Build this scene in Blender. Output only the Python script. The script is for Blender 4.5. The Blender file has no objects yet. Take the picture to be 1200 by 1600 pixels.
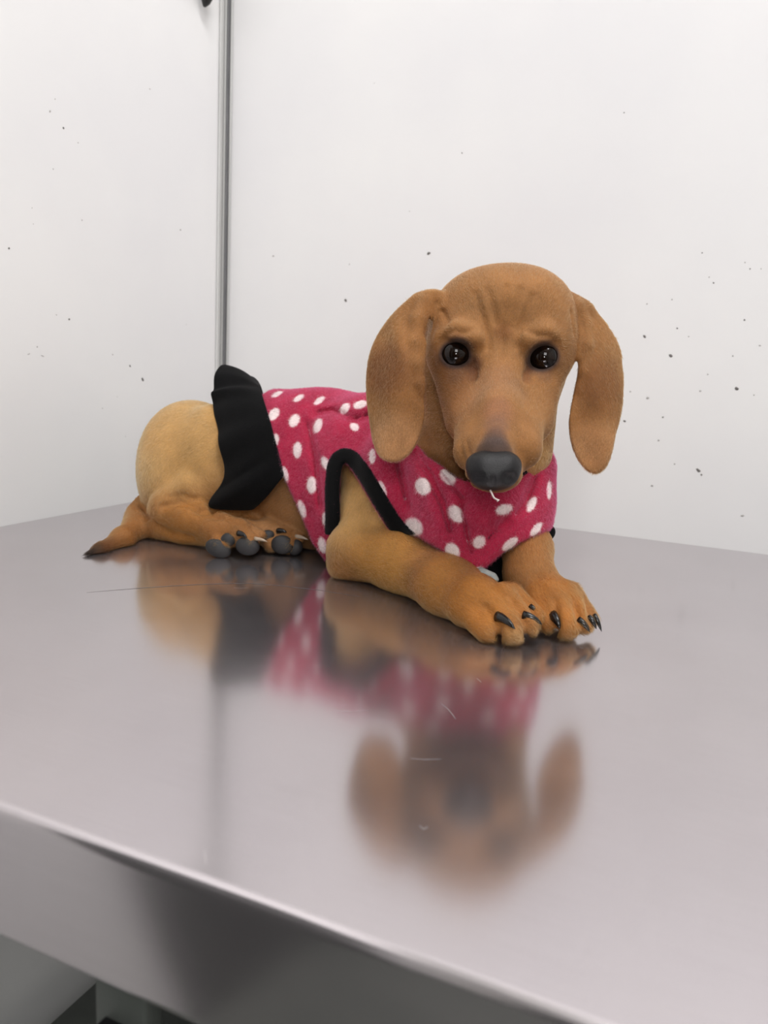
import bpy, bmesh, math, random
import numpy as np
from mathutils import Vector, Matrix

random.seed(7); RNG = np.random.default_rng(7)
SC = bpy.context.scene
COL = SC.collection

# ------------------------------------------------------------------ camera
FPX, CAMH = 1250.0, 0.18
_v1 = np.array([-2841., -370., FPX]); _v2 = np.array([576., -197.6, FPX])
_dX = -_v1/np.linalg.norm(_v1)
_dY = _v2/np.linalg.norm(_v2); _dY = _dY-_dX*(_dX@_dY); _dY /= np.linalg.norm(_dY)
_dZ = np.cross(_dX, _dY)
RC = np.stack([_dX, _dY, _dZ], axis=1)            # world -> camera axes (right, down, forward)
CAM = np.array([0.68303, -0.94972, CAMH])         # origin: room corner at table-top height
RIGHT, DOWN, FWD = RC[0], RC[1], RC[2]

def P(px, py, d):
    """world point seen at that place of the photograph, d metres in front of the camera"""
    return CAM + (RC.T @ np.array([(px-600)/FPX, (py-800)/FPX, 1.0]))*d
def ray(px, py):
    return RC.T @ np.array([(px-600)/FPX, (py-800)/FPX, 1.0])
def on_plane(px, py, axis, value):
    r = ray(px, py); t = (value-CAM[axis])/r[axis]
    return CAM+r*t
def G(px, py, z=0.0): return on_plane(px, py, 2, z)

cd = bpy.data.cameras.new('camera'); cam = bpy.data.objects.new('camera', cd); COL.objects.link(cam)
cd.sensor_fit = 'VERTICAL'; cd.sensor_height = 36.0; cd.lens = 36.0*FPX/1600.0
cd.clip_start = 0.01; cd.clip_end = 50
M = Matrix.Identity(4)
for i in range(3):
    M[i][0] = RIGHT[i]; M[i][1] = -DOWN[i]; M[i][2] = -FWD[i]; M[i][3] = CAM[i]
cam.matrix_world = M
cd.dof.use_dof = True; cd.dof.focus_distance = 0.60; cd.dof.aperture_fstop = 9.0
SC.camera = cam

# ------------------------------------------------------------------ world, lights, exposure
W = bpy.data.worlds.new('room_air'); SC.world = W; W.use_nodes = True
W.node_tree.nodes['Background'].inputs[0].default_value = (0.80, 0.84, 0.88, 1)
W.node_tree.nodes['Background'].inputs[1].default_value = 0.06
SC.view_settings.view_transform = 'Standard'
try: SC.view_settings.look = 'None'
except Exception: pass
SC.view_settings.gamma = 1.0; SC.view_settings.exposure = 0.09
SC.view_settings.use_curve_mapping = False
SC.cycles.max_bounces = 8; SC.cycles.caustics_reflective = False; SC.cycles.caustics_refractive = False

def area(name, loc, look, sx, sy, power, col=(1, 1, 1)):
    l = bpy.data.lights.new(name, 'AREA'); l.shape = 'RECTANGLE'; l.size = sx; l.size_y = sy
    l.energy = power; l.color = col
    o = bpy.data.objects.new(name, l); COL.objects.link(o); o.location = loc
    d = Vector(look)-Vector(loc); o.rotation_euler = d.to_track_quat('-Z', 'Y').to_euler()
    return o
area('ceiling_light', (1.20, -0.92, 2.17), (1.15, -0.70, 0), 1.0, 0.6, 33, (1.0, 0.985, 0.985))
area('room_light', (1.50, -2.75, 1.25), (1.05, 0.0, 0.30), 0.9, 0.9, 23, (1.0, 0.985, 0.985))
_l = bpy.data.lights.new('catchlight_lamp', 'AREA'); _l.shape = 'DISK'; _l.size = .08; _l.energy = .45  # added lamp beside the camera, there to give the eye highlights
_o = bpy.data.objects.new('catchlight_lamp', _l); COL.objects.link(_o); _o.location = CAM+RIGHT*.03-FWD*.02-DOWN*.01; _o.rotation_euler = Vector(FWD).to_track_quat('-Z', 'Y').to_euler()

# ------------------------------------------------------------------ helpers
def link(name, me, mats=(), parent=None):
    o = bpy.data.objects.new(name, me); COL.objects.link(o)
    for m in (mats if isinstance(mats, (list, tuple)) else [mats]): me.materials.append(m)
    if parent is not None: o.parent = parent
    return o
def mesh_obj(name, V, F, mat, parent=None, smooth=True):
    me = bpy.data.meshes.new(name)
    V = np.asarray(V, dtype=np.float32)
    if isinstance(F, np.ndarray):
        n = F.shape[1]
        me.vertices.add(len(V)); me.vertices.foreach_set('co', V.ravel())
        me.loops.add(F.size); me.loops.foreach_set('vertex_index', F.astype(np.int32).ravel())
        me.polygons.add(len(F)); me.polygons.foreach_set('loop_start', (np.arange(len(F))*n).astype(np.int32))
        me.update(calc_edges=True); me.validate()
    else:
        me.from_pydata([tuple(map(float, v)) for v in V], [], F); me.update()
    me.polygons.foreach_set('use_smooth', [smooth]*len(me.polygons))
    return link(name, me, mat, parent)
def empty(name, loc):
    o = bpy.data.objects.new(name, None); COL.objects.link(o); o.location = [float(a) for a in loc]; o.empty_display_size = .05
    return o
def adopt(child, parent):
    child.parent = parent
    child.matrix_parent_inverse = Matrix.Translation(-Vector(parent.location)) if parent.parent is None else Matrix.Identity(4)
def tag(o, label, cat=None, group=None, kind=None):
    if label: o['label'] = label
    if cat: o['category'] = cat
    if group: o['group'] = group
    if kind: o['kind'] = kind
    return o
def box(name, x0, x1, y0, y1, z0, z1, mat, parent=None, bevel=0.0, seg=2):
    bm = bmesh.new(); bmesh.ops.create_cube(bm, size=1)
    for v in bm.verts:
        v.co = Vector(((x0+x1)/2+v.co.x*(x1-x0), (y0+y1)/2+v.co.y*(y1-y0), (z0+z1)/2+v.co.z*(z1-z0)))
    if bevel: bmesh.ops.bevel(bm, geom=bm.edges[:], offset=bevel, segments=seg, affect='EDGES', profile=.5)
    me = bpy.data.meshes.new(name); bm.to_mesh(me); bm.free()
    if bevel: me.polygons.foreach_set('use_smooth', [True]*len(me.polygons))
    return link(name, me, mat, parent)
def tube(pts, rad, n=10, flat=1.0):
    """tapered swept tube; returns V, F"""
    pts = np.array(pts, float); m = len(pts); V = []; F = []
    up = np.array([0.13, 0.31, 1.0])
    for i in range(m):
        t = pts[min(i+1, m-1)]-pts[max(i-1, 0)]; t /= np.linalg.norm(t)
        a = np.cross(t, up); a /= np.linalg.norm(a); b = np.cross(a, t)
        for k in range(n):
            th = 2*math.pi*k/n
            V.append(pts[i]+rad[i]*(a*math.cos(th)*flat+b*math.sin(th)))
    for i in range(m-1):
        for k in range(n):
            F.append((i*n+k, i*n+(k+1) % n, (i+1)*n+(k+1) % n, (i+1)*n+k))
    V.append(pts[0]); V.append(pts[-1])
    for k in range(n):
        F.append((m*n, (k+1) % n, k)); F.append((m*n+1, (m-1)*n+k, (m-1)*n+(k+1) % n))
    return V, F

# node material helper
def mat(name, col=(.8, .8, .8), rough=.5, metal=0.0, **kw):
    m = bpy.data.materials.new(name); m.use_nodes = True
    b = m.node_tree.nodes['Principled BSDF']
    b.inputs['Base Color'].default_value = (*col, 1); b.inputs['Roughness'].default_value = rough
    b.inputs['Metallic'].default_value = metal
    for k, v in kw.items(): b.inputs[k].default_value = v
    return m
def N(m, t, **kw):
    n = m.node_tree.nodes.new(t)
    for k, v in kw.items(): setattr(n, k, v)
    return n
def L(m, a, b): m.node_tree.links.new(a, b)
def srgb(r, g, b):
    f = lambda c: (c/255/12.92) if c/255 <= .04045 else ((c/255+.055)/1.055)**2.4
    return (f(r), f(g), f(b))

def noise_bump(m, scale, strength, dist=.001, detail=3, vscale=None):
    b = m.node_tree.nodes['Principled BSDF']
    tc = N(m, 'ShaderNodeTexCoord'); mp = N(m, 'ShaderNodeMapping')
    if vscale: mp.inputs['Scale'].default_value = vscale
    n = N(m, 'ShaderNodeTexNoise'); n.inputs['Scale'].default_value = scale; n.inputs['Detail'].default_value = detail
    bp = N(m, 'ShaderNodeBump'); bp.inputs['Strength'].default_value = strength; bp.inputs['Distance'].default_value = dist
    L(m, tc.outputs['Object'], mp.inputs[0]); L(m, mp.outputs[0], n.inputs['Vector'])
    L(m, n.outputs[0], bp.inputs['Height']); L(m, bp.outputs[0], b.inputs['Normal'])
    return n
def noise_colour(m, scale, c1, c2, lo=.35, hi=.65, detail=4, vscale=None, target='Base Color'):
    b = m.node_tree.nodes['Principled BSDF']
    tc = N(m, 'ShaderNodeTexCoord'); mp = N(m, 'ShaderNodeMapping')
    if vscale: mp.inputs['Scale'].default_value = vscale
    n = N(m, 'ShaderNodeTexNoise'); n.inputs['Scale'].default_value = scale; n.inputs['Detail'].default_value = detail
    r = N(m, 'ShaderNodeValToRGB'); r.color_ramp.elements[0].position = lo; r.color_ramp.elements[1].position = hi
    r.color_ramp.elements[0].color = (*c1, 1); r.color_ramp.elements[1].color = (*c2, 1)
    L(m, tc.outputs['Object'], mp.inputs[0]); L(m, mp.outputs[0], n.inputs['Vector'])
    L(m, n.outputs[0], r.inputs[0]); L(m, r.outputs[0], b.inputs[target])

# ------------------------------------------------------------------ materials
M_wall = mat('white_wall_panel', srgb(240, 239, 239), .42)
noise_colour(M_wall, 3.0, srgb(236, 235, 236), srgb(243, 242, 241))
M_wall.node_tree.nodes['Principled BSDF'].inputs['Specular IOR Level'].default_value = .35
M_rear = mat('room_wall', srgb(205, 205, 200), .6); noise_colour(M_rear, 2, srgb(200, 200, 195), srgb(212, 211, 206))
M_dark = mat('apron_reflect_dark', srgb(40, 42, 42), .6); noise_colour(M_dark, 4, srgb(34, 36, 36), srgb(50, 50, 48))  # surface of the added panels that the apron reflects as dark
M_ceil = mat('ceiling_paint', srgb(235, 235, 232), .8); noise_colour(M_ceil, 4, srgb(230, 230, 228), srgb(240, 240, 236))
M_floor = mat('floor_vinyl', srgb(92, 97, 92), .45); noise_colour(M_floor, 9, srgb(80, 86, 80), srgb(105, 108, 102))
M_steel = mat('brushed_steel', srgb(205, 200, 203), .16, 1.0)
M_trim = mat('grey_corner_profile', srgb(205, 205, 203), .4, .0); noise_colour(M_trim, 12, srgb(196, 196, 194), srgb(212, 212, 210), vscale=(6, 6, .4))
M_trimd = mat('dark_corner_groove', srgb(120, 120, 122), .5); noise_colour(M_trimd, 12, srgb(112, 112, 114), srgb(128, 128, 130))
M_speck = mat('dark_speck', srgb(95, 91, 90), .8); noise_colour(M_speck, 60, srgb(70, 67, 65), srgb(130, 125, 122))
M_pale = mat('pale_speck', srgb(176, 172, 170), .8); noise_colour(M_pale, 60, srgb(165, 160, 158), srgb(190, 187, 185))
M_blackp = mat('black_plastic', srgb(22, 22, 23), .4); noise_bump(M_blackp, 900, .1)
M_under = mat('table_frame_paint', srgb(96, 100, 96), .5, .4); noise_colour(M_under, 8, srgb(88, 92, 88), srgb(105, 108, 104))

def steel_setup(m):
    nt = m.node_tree; b = nt.nodes['Principled BSDF']
    tc = N(m, 'ShaderNodeTexCoord')
    # long brush lines along X
    mp = N(m, 'ShaderNodeMapping'); mp.inputs['Scale'].default_value = (6, 420, 420)
    n1 = N(m, 'ShaderNodeTexNoise'); n1.inputs['Scale'].default_value = 3; n1.inputs['Detail'].default_value = 4
    L(m, tc.outputs['Object'], mp.inputs[0]); L(m, mp.outputs[0], n1.inputs['Vector'])
    # smeary film
    n2 = N(m, 'ShaderNodeTexNoise'); n2.inputs['Scale'].default_value = 7; n2.inputs['Detail'].default_value = 5; n2.inputs['Roughness'].default_value = .6
    L(m, tc.outputs['Object'], n2.inputs['Vector'])
    mr = N(m, 'ShaderNodeMapRange'); mr.inputs[1].default_value = .3; mr.inputs[2].default_value = .7
    mr.inputs[3].default_value = .13; mr.inputs[4].default_value = .17
    L(m, n2.outputs[0], mr.inputs[0]); L(m, mr.outputs[0], b.inputs['Roughness'])
    r = N(m, 'ShaderNodeValToRGB'); r.color_ramp.elements[0].position = .2; r.color_ramp.elements[1].position = .8
    r.color_ramp.elements[0].color = (*srgb(194, 187, 190), 1); r.color_ramp.elements[1].color = (*srgb(212, 206, 209), 1)
    mx = N(m, 'ShaderNodeMath', operation='ADD'); mu = N(m, 'ShaderNodeMath', operation='MULTIPLY'); mu.inputs[1].default_value = .35
    mv = N(m, 'ShaderNodeMath', operation='MULTIPLY'); mv.inputs[1].default_value = .65
    L(m, n1.outputs[0], mu.inputs[0]); L(m, n2.outputs[0], mv.inputs[0]); L(m, mu.outputs[0], mx.inputs[0]); L(m, mv.outputs[0], mx.inputs[1])
    L(m, mx.outputs[0], r.inputs[0]); L(m, r.outputs[0], b.inputs['Base Color'])
    bp = N(m, 'ShaderNodeBump'); bp.inputs['Strength'].default_value = .02; bp.inputs['Distance'].default_value = .0003
    L(m, n1.outputs[0], bp.inputs['Height']); L(m, bp.outputs[0], b.inputs['Normal'])
    b.inputs['Metallic'].default_value = .93
steel_setup(M_steel)

# ------------------------------------------------------------------ setting
FZ, CZ = -0.90, 2.20
YF, XR = -3.3, 2.6       # far side of the room behind the camera, right side
def setting(name, *a, **k):
    o = box(name, *a, **k); o['kind'] = 'structure'; return o
w_back = setting('wall_back', -.05, XR+.05, 0.0, .05, FZ-.05, CZ+.05, M_wall)
w_left = setting('wall_left', -.05, 0.0, YF, 0.0, FZ-.05, CZ+.05, M_wall)
setting('wall_right', XR, XR+.05, YF, 0.0, FZ-.05, CZ+.05, M_rear)
setting('wall_front', -.05, XR+.05, YF-.05, YF, FZ-.05, CZ+.05, M_rear)
setting('floor', 0, XR, YF, 0, FZ-.05, FZ, M_floor)
setting('ceiling', 0, XR, YF, 0, CZ, CZ+.05, M_ceil)
setting('apron_reflect_panel_1', .25, 2.0, YF, YF+.04, FZ, 1.15, M_dark, bevel=.004)  # added dark panels, out of view, so the front apron reflects dark
setting('apron_reflect_panel_2', 0, .03, -2.5, -1.32, FZ, 1.15, M_dark, bevel=.004)

# corner trim: two flanges and a grooved bead between them
trim = box('trim_1', .0004, .0065, -.0090, -.0004, 0.0015, CZ-.001, M_trim, bevel=.003)
trim['kind'] = 'structure'
box('groove', .0064, .0074, -.0088, -.0010, 0.0016, CZ-.002, M_trimd, trim, bevel=.001)
box('flange', .0005, .0035, -.0175, -.0090, 0.0015, CZ-.001, M_trim, trim, bevel=.0015)
box('flange', .0073, .0110, -.0035, -.0006, 0.0015, CZ-.001, M_trim, trim, bevel=.0015)

# flecks of dirt on the two walls (raised crumbs, one joined part per wall)
def flecks(name, spots, axis, mat_, parent):
    V = []; F = []
    for (px, py, r, el, rot) in spots:
        c = on_plane(px, py, axis, 0.0)
        d = np.linalg.norm(c-CAM); R_ = .78*r/FPX*d
        n = 7; base = len(V); nrm = np.array([0, -1, 0]) if axis == 1 else np.array([1, 0, 0])
        a = np.array([1, 0, 0]) if axis == 1 else np.array([0, 1, 0]); b = np.array([0, 0, 1.])
        for k in range(n):
            th = 2*math.pi*k/n; rr = R_*random.uniform(.7, 1.15)
            u = math.cos(th)*rr*el; v = math.sin(th)*rr
            u, v = u*math.cos(rot)-v*math.sin(rot), u*math.sin(rot)+v*math.cos(rot)
            V.append(c+a*u+b*v+nrm*.0001)
        V.append(c+nrm*.0006)
        for k in range(n): F.append((base+k, base+(k+1) % n, base+n))
    o = mesh_obj(name, V, F, mat_, parent, smooth=False); o['kind'] = 'stuff'
    return o
rw = [(670,396,3.2,1.5,.3),(540,469,3.0,1.4,-.7),(722,239,1.3,1,0),(975,176,1,1.4,0),(1007,526,2.6,1.6,-.9),(1048,556,3,1.5,-.7),
      (1151,607,3,1.3,-.6),(1091,735,3.2,1.6,-.8),(1096,742,1.8,1.2,-.8),(976,658,2,1.4,-.3),(1036,652,1.8,1,0),(1058,513,1.8,1,0),
      (1115,442,1.7,1,0),(1163,500,1.6,1,0),(1097,395,1.3,1,0),(1172,420,1.3,1,0)]
rp = [(1050,468,1.4,1,0),(1076,526,1.3,1,0),(1094,611,2,1.4,0),(1106,585,1.2,1.5,0),(985,612,1.6,1,0),(1012,622,3,1,1),(1029,688,1.8,1.3,0),
      (1054,725,1.6,1,0),(1019,759,1.6,1.5,0),(1187,540,1.4,1.6,0),(1145,556,1.2,1.4,0),(1178,617,1.2,1.6,0),(1164,410,1.2,1,0),(1189,420,1,1,0),
      (1011,475,1.4,1,0),(546,413,1.3,1,0),(427,400,1.6,1.6,0),(1160,806,2,1.6,.3),(1108,433,1.3,1,0),(585,130,.8,1,0),(640,330,1,1.4,0)]
lw = [(99,200,1.9,1.2,0),(14,388,2,1.2,0),(108,499,1.9,1.2,0),(223,593,2.6,1.6,-.8),(203,572,1.8,1.6,-.6),(282,359,1.5,1,0)]
lp = [(78,174,1.8,1.2,1),(86,155,1.2,1,0),(122,223,1.2,1.3,0),(83,264,1.3,1,0),(128,344,1.5,1,0),(58,542,1.5,1,0),(88,492,1.2,1.4,0),(176,554,1.1,1.8,0),
      (291,507,1.2,1,0),(160,638,1.2,1.5,0),(183,620,1,1,0),(196,682,1,1,0),(232,668,.9,1.3,0),(50,325,1,1,0),(52,350,1,1,0),(66,556,.9,5,-.3),(45,553,.8,4,.4),(234,139,1,2.5,0)]
flecks('dirt_specks', rw, 1, M_speck, w_back); flecks('faint_specks', rp, 1, M_pale, w_back)
flecks('dirt_specks', lw, 0, M_speck, w_left); flecks('faint_specks', lp, 0, M_pale, w_left)

# black hook whose tip shows at the top of the left wall
c = on_plane(311, 4, 0, 0.0)
hk = empty('wall_hook', (0, c[1], c[2]+.03))
tag(hk, 'small black pointed hook tip on left wall beside the corner trim', 'hook')
hp = box('back_plate', .0004, .003, c[1]-.010, c[1]+.010, c[2]+.012, c[2]+.065, M_blackp, None, bevel=.001); adopt(hp, hk)
V, F = tube([(.003, c[1], c[2]+.045), (.012, c[1], c[2]+.036), (.016, c[1], c[2]+.022), (.014, c[1], c[2]+.009), (.010, c[1], c[2]-.001), (.008, c[1], c[2]-.006)],
            [.006, .008, .0095, .009, .0055, .0015], 12)
ho = mesh_obj('hook_arm', V, F, M_blackp); adopt(ho, hk)

# ------------------------------------------------------------------ examination table
TX1, TY0 = 1.45, -.743
tbl = empty('examination_table', (TX1/2, TY0/2, FZ))
tag(tbl, 'brushed stainless steel examination table pushed into the white room corner', 'table')
# crease line pressed across the sheet
ca, cb = G(135, 926), G(560, 934)
cdir = (cb-ca)[:2]; cdir /= np.linalg.norm(cdir); cn = np.array([cdir[1], -cdir[0]])   # towards the camera
if cn[1] > 0: cn = -cn
def top_z(x, y):
    s = (x-ca[0])*cn[0]+(y-ca[1])*cn[1]
    fade = np.clip(1-abs(x-.42)/.55, 0, 1)
    return np.where(s < 0, s*.014, 0)*np.exp(np.minimum(s, 0)/.05)*fade
nx, ny = 300, 260
xs = np.linspace(.0012, TX1, nx); ys = np.linspace(TY0+.004, -.0012, ny)
X, Y = np.meshgrid(xs, ys, indexing='ij'); Z = top_z(X, Y)
rows = []   # rolled front edge then sheet
prof = [(-.0, -.0605), (.0, -.0585), (0, -.030), (0, -.0060), (.0003, -.0040), (.0012, -.0018), (.0025, -.0005)]
V = [(x, y, z) for x, y, z in zip(X.ravel(), Y.ravel(), Z.ravel())]
F = [(i*ny+j, (i+1)*ny+j, (i+1)*ny+j+1, i*ny+j+1) for i in range(nx-1) for j in range(ny-1)]
top = mesh_obj('table_top', V, F, M_steel); adopt(top, tbl)
# scratches and the crease's worn edge: hair-thin slivers lying on the sheet
M_scr = mat('dull_scratch', srgb(120, 112, 112), .5, .5); noise_colour(M_scr, 300, srgb(104, 97, 97), srgb(136, 128, 128))
M_scl = mat('bright_scratch', srgb(200, 195, 196), .4, .5); noise_colour(M_scl, 300, srgb(190, 185, 186), srgb(210, 205, 206))
def sliver(name, pts, w, m):
    q = np.array([G(x, y) for x, y in pts]); V = []; F = []
    for i, a in enumerate(q):
        t = q[min(i+1, len(q)-1)]-q[max(i-1, 0)]; t /= np.linalg.norm(t); s_ = np.array([-t[1], t[0], 0])
        ww = w*(.15+.85*math.sin(math.pi*(i+.3)/(len(q)-.4))); z = float(top_z(a[0], a[1]))+.00012
        for k in (-1, 1): V.append((a[0]+s_[0]*ww*k, a[1]+s_[1]*ww*k, z))
    F = [(2*i, 2*i+2, 2*i+3, 2*i+1) for i in range(len(q)-1)]
    o = mesh_obj(name, V, F, m); adopt(o, tbl); return o
sliver('scratch', [(135, 926), (180, 922), (230, 918), (290, 914), (340, 912), (390, 911), (440, 915), (500, 922), (560, 932)], .0006, M_scr)
for pts in [[(365, 918), (376, 919), (388, 918)], [(319, 1328), (321, 1340), (322, 1352)], [(690, 1100), (700, 1108), (708, 1118), (712, 1124)], [(655, 1290), (662, 1296), (668, 1292)],
            [(520, 1110), (545, 1112), (575, 1110)], [(640, 1185), (665, 1187), (690, 1186)], [(745, 1060), (752, 1066)], [(905, 1012), (912, 1013)], [(1060, 905), (1075, 908)]]:
    sliver('scratch', pts, .00016, M_scl)
V = []; F = []
prof = [(.004, 0), (.0030, -.0001), (.0017, -.0006), (.0007, -.0016), (.0001, -.0032), (0, -.0055), (0, -.056), (.0003, -.0585), (.0015, -.060), (.020, -.060), (.020, -.058)]
for i, x in enumerate(np.linspace(.0012, TX1, 60)):
    for (a, b) in prof: V.append((x, TY0+a, b))
k = len(prof)
for i in range(59):
    for j in range(k-1): F.append((i*k+j, i*k+j+1, (i+1)*k+j+1, (i+1)*k+j))
ap = mesh_obj('front_apron', V, F, M_steel); adopt(ap, tbl)
o = box('under_panel', .01, TX1-.01, TY0+.01, -.01, -.028, -.012, M_under, None); adopt(o, tbl)
lp0 = G(196, 1590, -.06)
for (x, y) in ((.10, TY0+.075), (.10, -.10), (TX1-.10, TY0+.075), (TX1-.10, -.10)):
    o = box('leg', x-.02, x+.02, y-.02, y+.02, FZ+.03, -.028, M_under, None, bevel=.003); adopt(o, tbl)
    f_ = box('foot', x-.025, x+.025, y-.025, y+.025, FZ+.001, FZ+.031, M_blackp, None, bevel=.004); adopt(f_, tbl)
o = box('side_rail', .08, .12, TY0+.095, -.12, -.075, -.028, M_under, None, bevel=.002); adopt(o, tbl)
o = box('lower_shelf', .07, TX1-.07, TY0+.06, -.07, -.56, -.54, M_under, None, bevel=.003); adopt(o, tbl)
# small latch bracket that peeks out under the apron
b0 = on_plane(196, 1592, 1, TY0+.03)
br = box('latch_bracket', b0[0]-.012, b0[0]+.016, TY0+.024, TY0+.036, b0[2]-.03, -.060, M_under, None, bevel=.002); adopt(br, tbl)
o = box('latch_pin', b0[0]-.006, b0[0]+.014, TY0+.018, TY0+.026, b0[2]-.004, b0[2]+.004, M_blackp, None, bevel=.001); adopt(o, tbl)
# ------------------------------------------------------------------ implicit sculpting kit
class Field:
    """ordered list of primitives: union / carve / cut, each with its own blend radius"""
    def __init__(s): s.ops = []
    def cone(s, a, b, ra, rb, k=.008, op='u'):
        a = np.array(a, np.float32); b = np.array(b, np.float32)
        ba = b-a; l2 = float(ba@ba)
        def f(p):
            h = np.clip(((p-a)@ba)/l2, 0, 1)[:, None]
            return np.linalg.norm(p-a-ba*h, axis=1)-(ra+(rb-ra)*h[:, 0])
        s.ops.append((op, f, k)); return s
    def chain(s, pts, k=.008, op='u'):
        """pts: (px, py, depth, r_px)"""
        q = [(P(x, y, d), r*d/FPX) for x, y, d, r in pts]
        for (a, ra), (b, rb) in zip(q, q[1:]): s.cone(a, b, ra, rb, k, op)
        return s
    def ell(s, px, py, d, rx, ry, rz, k=.010, op='u', roll=0., yaw=0., pitch=0.):
        """ellipsoid on camera-facing axes: rx, ry in pixels, rz in metres"""
        c = P(px, py, d).astype(np.float32); r = np.array([rx*d/FPX, ry*d/FPX, rz], np.float32)
        A = np.array(RC, float)
        cr, sr = math.cos(roll), math.sin(roll); cy, sy = math.cos(yaw), math.sin(yaw); cp, sp = math.cos(pitch), math.sin(pitch)
        Rr = np.array([[cr, sr, 0], [-sr, cr, 0], [0, 0, 1]]); Ry = np.array([[cy, 0, sy], [0, 1, 0], [-sy, 0, cy]])
        Rp = np.array([[1, 0, 0], [0, cp, sp], [0, -sp, cp]])
        Q = (Rp@Ry@Rr@A).T.astype(np.float32)
        def f(p):
            q = (p-c)@Q; k0 = np.linalg.norm(q/r, axis=1); k1 = np.linalg.norm(q/(r*r), axis=1)
            return k0*(k0-1)/np.maximum(k1, 1e-6)
        s.ops.append((op, f, k)); return s
    def slab(s, poly, depthf, t, k=.004, op='u', rnd=.0):
        """leaf: outline (px) extruded along a curved depth surface, thickness t"""
        f = slab_fn(poly, depthf, t, rnd); s.ops.append((op, f, k)); return s
    def fn(s, f, k=.002, op='c'): s.ops.append((op, f, k)); return s
    def __call__(s, p, act=None):
        p = np.asarray(p, np.float32); d = None
        for i, (op, f, k) in enumerate(s.ops):
            if act is not None and not act[i]: continue
            e = f(p)
            if d is None:
                d = e if op == 'u' else np.full(len(p), 1., np.float32); 
                if op == 'u': continue
            if op == 'u':
                h = np.maximum(k-np.abs(d-e), 0)/k; d = np.minimum(d, e)-h*h*k*.25
            else:      # carve (subtract e) or cut (intersect with e)
                e2 = -e if op == 'c' else e
                h = np.maximum(k-np.abs(d-e2), 0)/k; d = np.maximum(d, e2)+h*h*k*.25
        return d

def smooth_poly(poly, n=4):
    q = np.array(poly, float)
    for _ in range(n if len(q) < 60 else 0):
        a = q*.75+np.roll(q, -1, 0)*.25; b = q*.25+np.roll(q, -1, 0)*.75
        q = np.stack([a, b], 1).reshape(-1, 2)
        if len(q) > 120: break
    return q
def poly_sd(x, y, q):
    """signed distance (px) to polygon, negative inside"""
    d2 = np.full(x.shape, 1e12); ins = np.zeros(x.shape, bool)
    for i in range(len(q)):
        ax, ay = q[i]; bx, by = q[(i+1) % len(q)]
        ex, ey = bx-ax, by-ay; wx, wy = x-ax, y-ay
        t = np.clip((wx*ex+wy*ey)/(ex*ex+ey*ey+1e-9), 0, 1)
        d2 = np.minimum(d2, (wx-ex*t)**2+(wy-ey*t)**2)
        c = ((ay > y) != (by > y)) & (x < (bx-ax)*(y-ay)/((by-ay) if abs(by-ay) > 1e-9 else 1e-9)+ax)
        ins ^= c
    d = np.sqrt(d2); return np.where(ins, -d, d)
def proj(p):
    c = (np.asarray(p, float)-CAM)@RC.T
    return c[:, 0]/c[:, 2]*FPX+600, c[:, 1]/c[:, 2]*FPX+800, c[:, 2]
def slab_fn(poly, depthf, t, rnd=0.):
    q = smooth_poly(poly, 2)
    mid = P(*np.mean(q, 0), float(np.mean(depthf(q[:, 0], q[:, 1])))); R0 = max(np.linalg.norm(P(x, y, .60)-mid) for x, y in q)+.02
    def f(p):
        p = np.asarray(p, np.float32); far = np.linalg.norm(p-mid.astype(np.float32), axis=1)-R0; out = np.maximum(far, .01).astype(np.float32); m = far < .02
        if m.any(): out[m] = g(p[m])
        return out
    def g(p):
        x, y, z = proj(p)
        a = poly_sd(x, y, q)*z/FPX
        b = np.abs(z-depthf(x, y))-t/2
        a = a+rnd; b = b+rnd
        return (np.minimum(np.maximum(a, b), 0)+np.sqrt(np.maximum(a, 0)**2+np.maximum(b, 0)**2)-rnd).astype(np.float32)
    return f

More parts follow.
